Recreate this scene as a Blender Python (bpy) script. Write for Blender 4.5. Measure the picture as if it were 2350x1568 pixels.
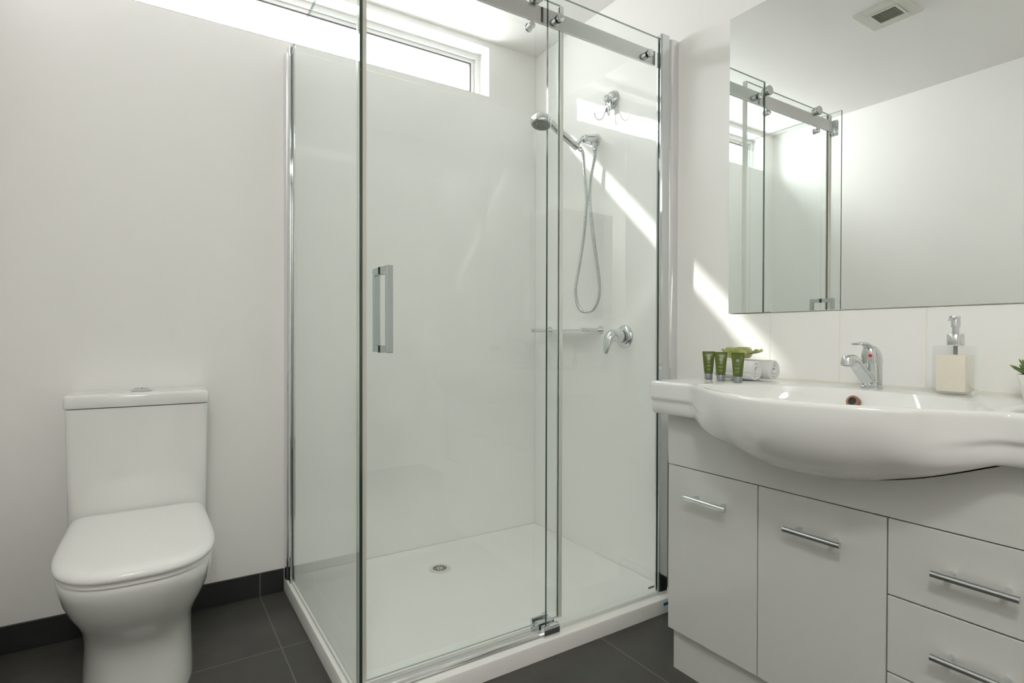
import bpy, bmesh, math, random
from mathutils import Vector, Matrix
random.seed(4)
pi = math.pi
sc = bpy.context.scene
for o in list(bpy.data.objects):
    bpy.data.objects.remove(o)
C = sc.collection

# ---------------------------------------------------------------- camera
CAM = Vector((-1.6343, -2.3215, 0.994))
yaw, pit, rol = math.radians(32.763), math.radians(-0.483), math.radians(0.146)
fwd = Vector((math.sin(yaw)*math.cos(pit), math.cos(yaw)*math.cos(pit), math.sin(pit)))
rt = Vector((math.cos(yaw), -math.sin(yaw), 0)); up = rt.cross(fwd)
rt2 = rt*math.cos(rol) + up*math.sin(rol); up2 = up*math.cos(rol) - rt*math.sin(rol)
cd = bpy.data.cameras.new('camera'); cam = bpy.data.objects.new('camera', cd); C.objects.link(cam)
cam.matrix_world = Matrix(((rt2.x, up2.x, -fwd.x, CAM.x), (rt2.y, up2.y, -fwd.y, CAM.y), (rt2.z, up2.z, -fwd.z, CAM.z), (0, 0, 0, 1)))
cd.sensor_width = 36; cd.lens = 36*1286.86/2350; cd.clip_start = 0.02
sc.camera = cam

# ---------------------------------------------------------------- world, sun, exposure
w = bpy.data.worlds.new('daylight'); sc.world = w; w.use_nodes = True
bg = w.node_tree.nodes['Background']; bg.inputs[0].default_value = (1.0, 0.992, 0.985, 1); bg.inputs[1].default_value = 26.0
sd = bpy.data.lights.new('sun', 'SUN'); sd.energy = 9.5; sd.angle = math.radians(2.0); sd.color = (1.0, 0.965, 0.9)
sun = bpy.data.objects.new('sun', sd); C.objects.link(sun)
SUN_DIR = Vector((0.95, -1.0, -0.975))
sun.rotation_euler = SUN_DIR.to_track_quat('-Z', 'Y').to_euler(); sun.location = (-3, 3, 5)
pd = bpy.data.lights.new('window_portal', 'AREA'); pd.shape = 'RECTANGLE'; pd.size = 1.65; pd.size_y = 0.22
pd.cycles.is_portal = True
po = bpy.data.objects.new('window_portal', pd); C.objects.link(po)
po.location = (-1.12, 0.16, 2.26); po.rotation_euler = (math.radians(-90), 0, 0)
sc.view_settings.view_transform = 'Standard'; sc.view_settings.look = 'None'
sc.view_settings.gamma = 1; sc.view_settings.use_curve_mapping = False
sc.view_settings.exposure = 0.0
FILL_W = 16
cy = sc.cycles
cy.max_bounces = 14; cy.diffuse_bounces = 11; cy.glossy_bounces = 8; cy.transmission_bounces = 12
cy.transparent_max_bounces = 40; cy.sample_clamp_indirect = 6; cy.blur_glossy = 0.3
cy.use_denoising = True; cy.use_adaptive_sampling = True; cy.adaptive_threshold = .02

# ---------------------------------------------------------------- materials
def mat(name, col=(.8, .8, .8), rough=.5, metal=0, spec=.5, coat=0, ior=1.5):
    m = bpy.data.materials.new(name); m.use_nodes = True
    p = m.node_tree.nodes['Principled BSDF']
    p.inputs['Base Color'].default_value = (*col, 1); p.inputs['Roughness'].default_value = rough
    p.inputs['Metallic'].default_value = metal; p.inputs['Specular IOR Level'].default_value = spec
    p.inputs['Coat Weight'].default_value = coat; p.inputs['IOR'].default_value = ior
    return m
def N(m): return m.node_tree.nodes
def L(m, a, b): m.node_tree.links.new(a, b)
def bump(m, scale, strength, dist=.001, detail=4, stretch=None):
    n = N(m).new('ShaderNodeTexNoise'); n.inputs['Scale'].default_value = scale; n.inputs['Detail'].default_value = detail
    t = N(m).new('ShaderNodeTexCoord'); mp = N(m).new('ShaderNodeMapping')
    if stretch: mp.inputs['Scale'].default_value = stretch
    L(m, t.outputs['Object'], mp.inputs['Vector']); L(m, mp.outputs[0], n.inputs['Vector'])
    b = N(m).new('ShaderNodeBump'); b.inputs['Strength'].default_value = strength; b.inputs['Distance'].default_value = dist
    L(m, n.outputs['Fac'], b.inputs['Height']); L(m, b.outputs[0], N(m)['Principled BSDF'].inputs['Normal'])
    return n
def vary(m, scale, a, b, detail=5, lo=.35, hi=.65):
    n = N(m).new('ShaderNodeTexNoise'); n.inputs['Scale'].default_value = scale; n.inputs['Detail'].default_value = detail
    t = N(m).new('ShaderNodeTexCoord'); L(m, t.outputs['Object'], n.inputs['Vector'])
    r = N(m).new('ShaderNodeValToRGB'); r.color_ramp.elements[0].position = lo; r.color_ramp.elements[1].position = hi
    r.color_ramp.elements[0].color = (*a, 1); r.color_ramp.elements[1].color = (*b, 1)
    L(m, n.outputs['Fac'], r.inputs[0]); L(m, r.outputs[0], N(m)['Principled BSDF'].inputs['Base Color'])
    return r

WALL = mat('wall_paint', (.885, .872, .858), .42, spec=.35); bump(WALL, 260, .12, .0006)
CEIL = mat('ceiling_paint', (.88, .868, .855), .6, spec=.3); bump(CEIL, 200, .08, .0005)
CERAM = mat('glazed_ceramic', (.83, .83, .815), .06, spec=.55, coat=.4)
CERAM.node_tree.nodes['Principled BSDF'].inputs['Coat Roughness'].default_value = .03
SEATP = mat('seat_plastic', (.88, .875, .865), .22)
ACRYL = mat('tray_acrylic', (.915, .905, .885), .28)
LINER = mat('liner_acrylic', (.925, .92, .905), .035, spec=.6)
bump(LINER, 2.2, .35, .006, 2)
GLOSSW = mat('gloss_white_panel', (.66, .66, .64), .05, spec=.6)
bump(GLOSSW, 3, .05, .002, 1)
TILEW = mat('white_tile', (.87, .86, .845), .12)
GROUTW = mat('cream_grout', (.80, .78, .70), .8)
CHROME = mat('chrome', (.70, .725, .735), .05, 1)
HANDLEM = mat('door_handle_chrome', (.50, .54, .54), .10, 1)
SATIN = mat('satin_aluminium', (.66, .66, .66), .26, 1)
BRIGHT = mat('bright_aluminium', (.78, .78, .785), .13, 1)
STEELH = mat('hose_steel', (.62, .66, .65), .16, 1)
ALUW = mat('white_powdercoat', (.66, .66, .65), .35)
GASK = mat('gasket_rubber', (.09, .08, .085), .6)
RUB = mat('black_rubber', (.02, .02, .02), .5)
SEAL = mat('clear_seal_strip', (.74, .76, .72), .2)
SEALB = mat('magnetic_seal_strip', (.70, .68, .61), .25, spec=.7)
COPPER = mat('tarnished_brass', (.30, .17, .12), .32, 1)
HOLE = mat('dark_hole', (.03, .028, .022), .6)
DRAINM = mat('drain_plastic', (.74, .73, .66), .35)
TOWEL = mat('towel_cotton', (.86, .86, .855), .95, spec=.1); bump(TOWEL, 700, .9, .002, 3)
GREENT = mat('tube_green', (.085, .115, .008), .22)
CAPG = mat('tube_cap_grey', (.30, .31, .34), .32, .5)
PRINT = mat('pale_print', (.33, .50, .36), .4)
REDM = mat('red_dot', (.6, .01, .02), .3); BLUEM = mat('blue_tape', (.01, .13, .42), .5)
LOTION = mat('cream_lotion', (.84, .78, .66), .4)
LOTION.node_tree.nodes['Principled BSDF'].inputs['Subsurface Weight'].default_value = .2
LOTION.node_tree.nodes['Principled BSDF'].inputs['Subsurface Radius'].default_value = (.01, .008, .005)
POTM = mat('pot_ceramic', (.82, .81, .78), .35); SOILM = mat('soil', (.06, .045, .03), .95)
LEAFM = mat('succulent_leaf', (.10, .18, .035), .4); vary(LEAFM, 40, (.06, .12, .02), (.18, .27, .06))
WRAPM = mat('wrapper_green', (.42, .42, .16), .2); bump(WRAPM, 60, .6, .002, 3); vary(WRAPM, 22, (.24, .27, .06), (.52, .52, .24))
DARKV = mat('vent_dark', (.05, .05, .045), .7); VENTW = mat('vent_plastic', (.66, .66, .60), .45)
VENTG = mat('vent_grid_plastic', (.30, .31, .26), .5)
NOZZ = mat('nozzle_grey', (.19, .20, .18), .35)
DOORM = mat('door_paint', (.80, .79, .77), .35)
MIRM = mat('mirror_silver', (.92, .94, .925), .0, 1)
PRINTG = mat('grey_print', (.25, .25, .24), .5)

def glass(name, tint, f=1.0, rough=0.0):
    m = bpy.data.materials.new(name); m.use_nodes = True; nt = m.node_tree; nt.nodes.clear()
    out = nt.nodes.new('ShaderNodeOutputMaterial'); mx = nt.nodes.new('ShaderNodeMixShader')
    t = nt.nodes.new('ShaderNodeBsdfTransparent'); t.inputs[0].default_value = (*tint, 1)
    g = nt.nodes.new('ShaderNodeBsdfGlossy'); g.inputs['Roughness'].default_value = rough; g.inputs[0].default_value = (.95, 1, .98, 1)
    fr = nt.nodes.new('ShaderNodeFresnel'); fr.inputs['IOR'].default_value = 1.5
    geo = nt.nodes.new('ShaderNodeNewGeometry')
    # Fresnel of the outer surface for both sides of the sheet
    mi = nt.nodes.new('ShaderNodeMath'); mi.operation = 'SUBTRACT'; mi.inputs[0].default_value = 1.0
    nt.links.new(geo.outputs['Backfacing'], mi.inputs[1])
    mul = nt.nodes.new('ShaderNodeMath'); mul.operation = 'MULTIPLY'
    nt.links.new(fr.outputs[0], mul.inputs[0]); nt.links.new(mi.outputs[0], mul.inputs[1])
    m2 = nt.nodes.new('ShaderNodeMath'); m2.operation = 'MULTIPLY'; m2.inputs[1].default_value = f; m2.use_clamp = True
    nt.links.new(mul.outputs[0], m2.inputs[0]); nt.links.new(m2.outputs[0], mx.inputs[0])
    nt.links.new(t.outputs[0], mx.inputs[1]); nt.links.new(g.outputs[0], mx.inputs[2]); nt.links.new(mx.outputs[0], out.inputs[0])
    return m
GLASS = glass('shower_glass', (.979, .992, .986), 1.25)
WGLASS = glass('window_glass', (.96, .98, .98), 1.0)
CLEARP = glass('clear_acrylic', (.95, .955, .96), 2.2)
EDGE = mat('glass_edge_green', (.02, .06, .045), .12, spec=.8)
EDGEL = mat('polished_glass_edge', (.36, .46, .41), .15, spec=.6)

def grid_mat(name, base_a, base_b, grout, cx, cy_, size, gw, rough):
    """square tiles in object X/Y with grout lines"""
    m = mat(name, base_a, rough); nt = m.node_tree; P = nt.nodes['Principled BSDF']
    tc = nt.nodes.new('ShaderNodeTexCoord'); sx = nt.nodes.new('ShaderNodeSeparateXYZ'); nt.links.new(tc.outputs['Object'], sx.inputs[0])
    def line(sock, off):
        a = nt.nodes.new('ShaderNodeMath'); a.operation = 'SUBTRACT'; nt.links.new(sock, a.inputs[0]); a.inputs[1].default_value = off
        b = nt.nodes.new('ShaderNodeMath'); b.operation = 'PINGPONG'; nt.links.new(a.outputs[0], b.inputs[0]); b.inputs[1].default_value = size/2
        c = nt.nodes.new('ShaderNodeMath'); c.operation = 'LESS_THAN'; nt.links.new(b.outputs[0], c.inputs[0]); c.inputs[1].default_value = gw/2
        return c.outputs[0]
    mx = nt.nodes.new('ShaderNodeMath'); mx.operation = 'MAXIMUM'
    nt.links.new(line(sx.outputs[0], cx), mx.inputs[0]); nt.links.new(line(sx.outputs[1], cy_), mx.inputs[1])
    n = nt.nodes.new('ShaderNodeTexNoise'); n.inputs['Scale'].default_value = 9; n.inputs['Detail'].default_value = 8
    nt.links.new(tc.outputs['Object'], n.inputs['Vector'])
    r = nt.nodes.new('ShaderNodeValToRGB'); r.color_ramp.elements[0].position = .35; r.color_ramp.elements[1].position = .7
    r.color_ramp.elements[0].color = (*base_a, 1); r.color_ramp.elements[1].color = (*base_b, 1); nt.links.new(n.outputs['Fac'], r.inputs[0])
    mc = nt.nodes.new('ShaderNodeMix'); mc.data_type = 'RGBA'
    nt.links.new(mx.outputs[0], mc.inputs['Factor']); nt.links.new(r.outputs[0], mc.inputs['A']); mc.inputs['B'].default_value = (*grout, 1)
    nt.links.new(mc.outputs['Result'], P.inputs['Base Color'])
    n2 = nt.nodes.new('ShaderNodeTexNoise'); n2.inputs['Scale'].default_value = 90; n2.inputs['Detail'].default_value = 6
    nt.links.new(tc.outputs['Object'], n2.inputs['Vector'])
    sub = nt.nodes.new('ShaderNodeMath'); sub.operation = 'SUBTRACT'; nt.links.new(n2.outputs['Fac'], sub.inputs[0]); nt.links.new(mx.outputs[0], sub.inputs[1])
    b = nt.nodes.new('ShaderNodeBump'); b.inputs['Strength'].default_value = .5; b.inputs['Distance'].default_value = .0012
    nt.links.new(sub.outputs[0], b.inputs['Height']); nt.links.new(b.outputs[0], P.inputs['Normal'])
    return m
FLOORM = grid_mat('slate_floor_tile', (.051, .048, .044), (.071, .067, .060), (.17, .155, .135), -1.287, -.43, .45, .0034, .42)
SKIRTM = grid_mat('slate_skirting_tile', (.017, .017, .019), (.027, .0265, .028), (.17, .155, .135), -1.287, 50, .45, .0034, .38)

# ---------------------------------------------------------------- mesh helpers
def nb(): return bmesh.new()
def box(bm, lo, hi, bev=0, seg=2, mi=0):
    lo, hi = Vector(lo), Vector(hi)
    r = bmesh.ops.create_cube(bm, size=1)
    for v in r['verts']:
        v.co = Vector([(lo[i]+hi[i])/2 + v.co[i]*(hi[i]-lo[i]) for i in range(3)])
    fs = list({f for v in r['verts'] for f in v.link_faces})
    for f in fs: f.material_index = mi
    if bev:
        es = list({e for f in fs for e in f.edges})
        bmesh.ops.bevel(bm, geom=es, offset=bev, segments=seg, affect='EDGES', profile=.5)
    return r['verts']
def frame_z(d):
    d = Vector(d).normalized()
    return d.to_track_quat('Z', 'Y').to_matrix()
def lathe(bm, prof, origin=(0, 0, 0), axis=(0, 0, 1), n=32, cap=True, sx=1, sy=1):
    """prof: list of (radius, height) along the axis"""
    M = frame_z(axis); O = Vector(origin); rings = []
    for r, h in prof:
        if r < 1e-6: rings.append([bm.verts.new(O + M @ Vector((0, 0, h)))])
        else: rings.append([bm.verts.new(O + M @ Vector((r*sx*math.cos(2*pi*i/n), r*sy*math.sin(2*pi*i/n), h))) for i in range(n)])
    loft_rings(bm, rings, cap)
def loft_rings(bm, rings, cap=True, closed=True):
    for a, b in zip(rings[:-1], rings[1:]):
        n = max(len(a), len(b))
        for i in range(n if closed else n-1):
            j = (i+1) % n
            if len(a) == 1: bm.faces.new((a[0], b[i], b[j]))
            elif len(b) == 1: bm.faces.new((a[i], a[j], b[0]))
            else: bm.faces.new((a[i], a[j], b[j], b[i]))
    if cap:
        if len(rings[0]) > 2: bm.faces.new(rings[0][::-1])
        if len(rings[-1]) > 2: bm.faces.new(rings[-1])
def cyl(bm, a, b, r, r2=None, n=24, bev=0):
    a, b = Vector(a), Vector(b); h = (b-a).length; r2 = r if r2 is None else r2
    if bev: prof = [(r-bev, 0), (r-bev*.3, bev*.3), (r, bev), (r2, h-bev), (r2-bev*.3, h-bev*.3), (r2-bev, h)]
    else: prof = [(r, 0), (r2, h)]
    lathe(bm, prof, a, b-a, n)
def catmull(pts, k=8):
    P = [Vector(p) for p in pts]; P = [P[0]*2-P[1]] + P + [P[-1]*2-P[-2]]; out = []
    for i in range(1, len(P)-2):
        for j in range(k):
            t = j/k; a, b, c, d = P[i-1], P[i], P[i+1], P[i+2]
            out.append(.5*((2*b)+(c-a)*t+(2*a-5*b+4*c-d)*t*t+(3*b-a-3*c+d)*t**3))
    out.append(P[-2]); return out
def tube(bm, pts, rad, n=12, flat=None, upv=(0, 0, 1)):
    """rad: number or function of 0..1; flat: (sideways scale, up scale) or function returning it"""
    P = [Vector(p) for p in pts]; rings = []; m = len(P)
    u = Vector(upv)
    for i, p in enumerate(P):
        d = (P[min(i+1, m-1)] - P[max(i-1, 0)]).normalized()
        s = d.cross(u)
        if s.length < 1e-4: s = d.cross(Vector((1, 0, 0)))
        s.normalize(); v = s.cross(d).normalized(); u = v
        t = i/(m-1); r = rad(t) if callable(rad) else rad
        fa, fb = (flat(t) if callable(flat) else flat) if flat else (1, 1)
        rings.append([bm.verts.new(p + s*math.cos(2*pi*k/n)*r*fa + v*math.sin(2*pi*k/n)*r*fb) for k in range(n)])
    loft_rings(bm, rings)
def obj(name, bm, m, parent=None, smooth=True, origin=None, angle=40, bevel=0):
    bmesh.ops.recalc_face_normals(bm, faces=bm.faces)
    og = Vector(parent['_o']) if parent is not None else Vector(origin or (0, 0, 0))
    if og.length: bmesh.ops.translate(bm, verts=bm.verts, vec=-og)
    me = bpy.data.meshes.new(name); bm.to_mesh(me); bm.free()
    for x in (m if isinstance(m, (list, tuple)) else [m]): me.materials.append(x)
    o = bpy.data.objects.new(name, me); C.objects.link(o)
    if smooth:
        me.shade_smooth()
        me.set_sharp_from_angle(angle=math.radians(angle))
    if parent is not None:
        o.parent = parent; o['_o'] = list(og)
    else:
        o.location = og; o['_o'] = list(og)
    if bevel:
        b = o.modifiers.new('bevel', 'BEVEL'); b.width = bevel; b.segments = 2; b.limit_method = 'ANGLE'
    return o
def struct(name, bm, m, **k):
    o = obj(name, bm, m, **k); o['kind'] = 'structure'; return o
def tag(o, label, cat, group=None):
    o['label'] = label; o['category'] = cat
    if group: o['group'] = group
    return o
def thing(name, label, cat, loc, group=None):
    o = bpy.data.objects.new(name, None); C.objects.link(o); o.location = loc; o['_o'] = list(loc)
    o.empty_display_size = .05
    return tag(o, label, cat, group)
def copy_tree(o, parent=None):
    c = o.copy(); C.objects.link(c); c.parent = parent
    for ch in [x for x in bpy.data.objects if x.parent == o]: copy_tree(ch, c)
    return c

# ---------------------------------------------------------------- room shell
XL, YF, H = -2.06, -3.1, 2.40
bm = nb(); box(bm, (XL-.1, YF-.1, -.1), (.1, .14, 0)); struct('floor', bm, FLOORM, smooth=False)
bm = nb(); box(bm, (XL-.1, YF-.1, H), (.1, .14, H+.1)); struct('ceiling', bm, CEIL, smooth=False)
# back wall with the long high window opening
WX0, WX1, WZ0, WZ1, WT = -1.95, -.275, 2.141, 2.372, .13
bm = nb()
box(bm, (XL-.1, 0, 0), (.1, WT, WZ0)); box(bm, (XL-.1, 0, WZ1), (.1, WT, H))
box(bm, (XL-.1, 0, WZ0), (WX0, WT, WZ1)); box(bm, (WX1, 0, WZ0), (.1, WT, WZ1))
bmesh.ops.remove_doubles(bm, verts=bm.verts, dist=1e-5)
struct('wall_back', bm, WALL, smooth=False)
bm = nb(); box(bm, (0, YF-.1, 0), (.1, 0, H)); struct('wall_right', bm, WALL, smooth=False)
bm = nb(); box(bm, (XL-.1, YF-.1, 0), (XL, 0, H)); struct('wall_left', bm, WALL, smooth=False)
DX0, DX1, DZ = -1.75, -.93, 2.04
bm = nb()
box(bm, (XL, YF-.1, 0), (DX0, YF, H)); box(bm, (DX1, YF-.1, 0), (0, YF, H)); box(bm, (DX0, YF-.1, DZ), (DX1, YF, H))
struct('wall_front', bm, WALL, smooth=False)
# door leaf stands open into an added dim hall behind the camera
bm = nb(); box(bm, (DX1-.042, YF-.90, .006), (DX1-.004, YF-.105, DZ-.004), .002)
door = struct('door_1', bm, DOORM, smooth=False)
bm = nb(); cyl(bm, (DX1-.042, YF-.83, 1.0), (DX1-.095, YF-.83, 1.0), .01); cyl(bm, (DX1-.09, YF-.84, 1.0), (DX1-.09, YF-.72, 1.0), .009)
lathe(bm, [(.026, 0), (.026, .006), (.02, .009)], (DX1-.042, YF-.83, 1.0), (-1, 0, 0)); obj('door_handle', bm, CHROME, door)
ADDED_HALLM = mat('added_hall_dark', (.16, .14, .12), .6)  # unseen hall added to give the chrome something dark to reflect
bm = nb()
box(bm, (-2.6, -4.4, 0), (-.2, -4.3, H)); box(bm, (-2.7, -4.4, 0), (-2.6, YF-.1, H)); box(bm, (-.2, -4.4, 0), (-.1, YF-.1, H))
struct('wall_added_hall', bm, ADDED_HALLM, smooth=False)
bm = nb(); box(bm, (-2.7, -4.4, H), (-.1, YF-.1, H+.1)); struct('ceiling_added_hall', bm, ADDED_HALLM, smooth=False)
bm = nb(); box(bm, (-2.7, -4.4, -.1), (-.1, YF-.1, 0)); struct('floor_added_hall', bm, ADDED_HALLM, smooth=False)
bm = nb()
for a, b in (((DX0-.06, YF, 0), (DX0, YF+.016, DZ+.06)), ((DX1, YF, 0), (DX1+.06, YF+.016, DZ+.06)), ((DX0, YF, DZ), (DX1, YF+.016, DZ+.06))):
    box(bm, a, b, .002)
struct('trim_1', bm, DOORM, smooth=False)
# skirting tiles
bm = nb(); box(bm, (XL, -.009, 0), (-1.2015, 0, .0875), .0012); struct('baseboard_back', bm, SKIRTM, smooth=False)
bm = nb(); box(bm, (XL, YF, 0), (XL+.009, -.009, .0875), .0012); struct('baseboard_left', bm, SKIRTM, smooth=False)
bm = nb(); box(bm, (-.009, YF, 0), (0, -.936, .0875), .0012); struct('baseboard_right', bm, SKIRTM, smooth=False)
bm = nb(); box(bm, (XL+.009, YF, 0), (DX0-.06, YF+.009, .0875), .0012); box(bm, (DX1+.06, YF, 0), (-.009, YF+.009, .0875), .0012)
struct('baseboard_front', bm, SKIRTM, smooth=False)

bm = nb(); box(bm, (-2.35, WT, 0), (-2.2, 1.02, 3.4)); struct('wall_sun_block', bm, WALL, smooth=False)  # unseen wall added to keep the sun off cabinet and basin

# window: frame set back in the reveal, sash, dark glazing bead, pane
bm = nb()
FY0, FY1 = .085, .128
def ringbox(bm, x0, x1, z0, z1, wd, y0, y1, bev=.001):
    box(bm, (x0, y0, z0), (x1, y1, z0+wd), bev); box(bm, (x0, y0, z1-wd), (x1, y1, z1), bev)
    box(bm, (x0, y0, z0+wd), (x0+wd, y1, z1-wd), bev); box(bm, (x1-wd, y0, z0+wd), (x1, y1, z1-wd), bev)
ringbox(bm, WX0, WX1, WZ0, WZ1, .026, FY0, FY1)
ringbox(bm, WX0+.026, WX1-.026, WZ0+.026, WZ1-.026, .018, FY0+.012, FY1)
win = struct('window_1', bm, ALUW, smooth=False)
bm = nb(); ringbox(bm, WX0+.044, WX1-.044, WZ0+.044, WZ1-.044, .007, FY0+.014, FY1-.006, 0); obj('glazing_bead', bm, GASK, win, smooth=False)
bm = nb(); box(bm, (WX0+.046, .108, WZ0+.046), (WX1-.046, .113, WZ1-.046)); obj('window_pane', bm, WGLASS, win, smooth=False)

# white acrylic liner sheets behind the shower
bm = nb(); box(bm, (-1.166, -.0035, .0525), (-.0036, 0, 2.112), .0008, 1)
tag(obj('shower_wall_liner', bm, LINER, smooth=False), 'glossy white acrylic lining sheet on the back shower wall below the window', 'wall panel')
bm = nb(); box(bm, (-.0035, -.85, .0525), (0, 0, 2.112), .0008, 1)
tag(obj('shower_wall_liner', bm, LINER, smooth=False), 'glossy white acrylic lining sheet behind the hand shower and mixer', 'wall panel')

# ---------------------------------------------------------------- shower tray
tr = thing('shower_tray', 'low white rectangular shower tray on the dark floor tiles', 'shower tray', (-.6, -.46, 0))
bm = nb()
X0, X1, Y0, Y1, TZ, RW = -1.2, -.0, -.93, -.0, .052, .052
def rrect(x0, x1, y0, y1, r, z, k=5):
    out = []
    for cx, cy2, a0 in ((x1-r, y1-r, 0), (x0+r, y1-r, 90), (x0+r, y0+r, 180), (x1-r, y0+r, 270)):
        for i in range(k+1):
            a = math.radians(a0+90*i/k); out.append((cx+r*math.cos(a), cy2+r*math.sin(a), z))
    return out
def ringv(bm, pts): return [bm.verts.new(p) for p in pts]
IX0, IX1, IY0, IY1 = X0+.062, X1-.016, Y0+.075, Y1-.016
rs = [ringv(bm, rrect(X0, X1, Y0, Y1, .004, 0)), ringv(bm, rrect(X0, X1, Y0, Y1, .004, TZ-.007)),
      ringv(bm, rrect(X0+.002, X1, Y0+.002, Y1, .006, TZ-.002)), ringv(bm, rrect(X0+.006, X1, Y0+.006, Y1, .008, TZ)),
      ringv(bm, rrect(IX0-.006, IX1+.003, IY0-.006, IY1+.003, .02, TZ)), ringv(bm, rrect(IX0, IX1, IY0, IY1, .03, TZ-.004)),
      ringv(bm, rrect(IX0+.012, IX1-.012, IY0+.012, IY1-.012, .04, TZ-.012)), ringv(bm, rrect(IX0+.05, IX1-.05, IY0+.05, IY1-.05, .05, TZ-.0165)),
      ringv(bm, rrect(-.75, -.5, -.33, -.1, .1, TZ-.021)), ringv(bm, rrect(-.675, -.583, -.256, -.164, .0459, TZ-.0225))]
loft_rings(bm, rs)
obj('tray_body', bm, ACRYL, tr, angle=30)
dc = Vector((-.629, -.21, TZ-.0225))
bm = nb(); lathe(bm, [(.045, 0), (.045, .002), (.043, .003), (.0, .003)], dc, n=48)
dr = obj('drain_cover', bm, DRAINM, tr)
bm = nb()
for i in range(18):
    a = 2*pi*i/18; w1, w2 = .05, .10
    p = [(.011, -w1*1.2), (.029, -w2), (.029, w2), (.011, w1*1.2)]
    vs = [bm.verts.new(dc+Vector((r*math.cos(a+t), r*math.sin(a+t), .0034))) for r, t in p]
    v2 = [bm.verts.new(v.co+Vector((0, 0, -.0008))) for v in vs]
    loft_rings(bm, [v2, vs])
lathe(bm, [(.004, .0026), (.004, .0035)], dc, n=16)
obj('drain_slots', bm, HOLE, dr, smooth=False)
bm = nb(); box(bm, (-.088, -.9314, .028), (-.012, -.9298, .038)); tp = obj('tape_scrap', bm, BLUEM, tr, smooth=False); tp['label'] = 'blue scrap of tape on the tray edge'

# ---------------------------------------------------------------- fixed shower screen
GT = 2.078
sg = thing('shower_screen', 'fixed clear glass shower screen with chrome wall channels and flat top rail', 'shower screen', (-1.18, -.9, .052))
def pane(name, lo, hi, par, dark):
    bm = nb(); box(bm, lo, hi)
    ax = min(range(3), key=lambda i: hi[i]-lo[i])
    bm.normal_update()
    for f in bm.faces: f.material_index = 0 if abs(f.normal[ax]) > .9 else (1 if dark and f.normal.dot(Vector(dark)) > .9 else 2)
    return obj(name, bm, [GLASS, EDGE, EDGEL], par, smooth=False)
pane('return_panel', (-1.1865, -.905, .062), (-1.1785, -.05, GT+.008), sg, (0, -1, 0))
pane('front_panel', (-.583, -.894, .064), (-.05, -.886, GT), sg, (-1, 0, 0))
# wall channel at the back wall (two nested profiles)
def prof_v(bm, pts, z0, z1):
    loft_rings(bm, [[bm.verts.new((x, y, z0)) for x, y in pts], [bm.verts.new((x, y, z1)) for x, y in pts]])
bm = nb()
prof_v(bm, [(-1.199, -.0005), (-1.1995, -.03), (-1.197, -.04), (-1.192, -.044), (-1.173, -.044), (-1.170, -.04), (-1.168, -.0005)], .0525, 2.080)
obj('wall_channel', bm, BRIGHT, sg, angle=25)
bm = nb()
prof_v(bm, [(-1.1935, -.044), (-1.1935, -.078), (-1.1915, -.082), (-1.1875, -.082), (-1.1875, -.046)], .0525, 2.094)
prof_v(bm, [(-1.1775, -.046), (-1.1775, -.082), (-1.1735, -.082), (-1.1715, -.078), (-1.1715, -.044)], .0525, 2.094)
obj('glazing_channel', bm, CHROME, sg, angle=25)
bm = nb()
prof_v(bm, [(-.0005, -.874), (-.034, -.876), (-.040, -.880), (-.042, -.886), (-.042, -.900), (-.038, -.906), (-.03, -.910), (-.012, -.912), (-.0005, -.910)], .0525, 2.080)
obj('wall_channel', bm, BRIGHT, sg, angle=25)
bm = nb()
prof_v(bm, [(-.042, -.878), (-.078, -.878), (-.081, -.880), (-.081, -.8855), (-.044, -.8855)], .0525, 2.092)
prof_v(bm, [(-.044, -.8945), (-.081, -.8945), (-.081, -.898), (-.076, -.9025), (-.042, -.904)], .0525, 2.092)
obj('glazing_channel', bm, CHROME, sg, angle=25)
# bottom beads on the tray rim
for a, b in (((-1.1875, -.905, .052), (-1.1775, -.082, .0625)), ((-.583, -.895, .052), (-.081, -.885, .0645))):
    bm = nb(); box(bm, a, b, .001, 1); obj('bottom_seal', bm, SEAL, sg, smooth=False)
# flat rail
RZ0, RZ1 = 1.984, 2.036
bm = nb(); box(bm, (-1.168, -.877, RZ0), (-.086, -.867, RZ1), .0012, 2); rail = obj('top_rail', bm, SATIN, sg, smooth=False)
bm = nb(); box(bm, (-.598, -.8785, RZ0+.003), (-.594, -.8768, RZ1-.003)); obj('rail_stop', bm, RUB, rail, smooth=False)
bm = nb(); box(bm, (-1.1785, -.889, RZ0-.012), (-1.172, -.859, RZ1+.010), .002, 2); box(bm, (-1.172, -.882, RZ0-.006), (-1.158, -.861, RZ1-.001), .002)
cyl(bm, (-1.168, -.868, RZ0-.006), (-1.168, -.868, RZ0-.016), .006); obj('rail_bracket', bm, CHROME, sg)
for bx in (-.540, -.136):
    bm = nb(); cyl(bm, (bx, -.894, 2.007), (bx, -.905, 2.007), .0125, n=28, bev=.0015); cyl(bm, (bx, -.886, 2.007), (bx, -.877, 2.007), .0125, n=28)
    b = obj('rail_bolt', bm, CHROME, sg)
    bm = nb(); lathe(bm, [(.0132, 0), (.0132, .0012)], (bx, -.894, 2.007), (0, -1, 0)); obj('washer', bm, RUB, b)
# return panel's far bolt pads seen in the mirror
bm = nb(); box(bm, (-1.190, -.886, RZ0-.010), (-1.1865, -.862, RZ1+.008), .001); obj('outer_plate', bm, CHROME, sg)
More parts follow.
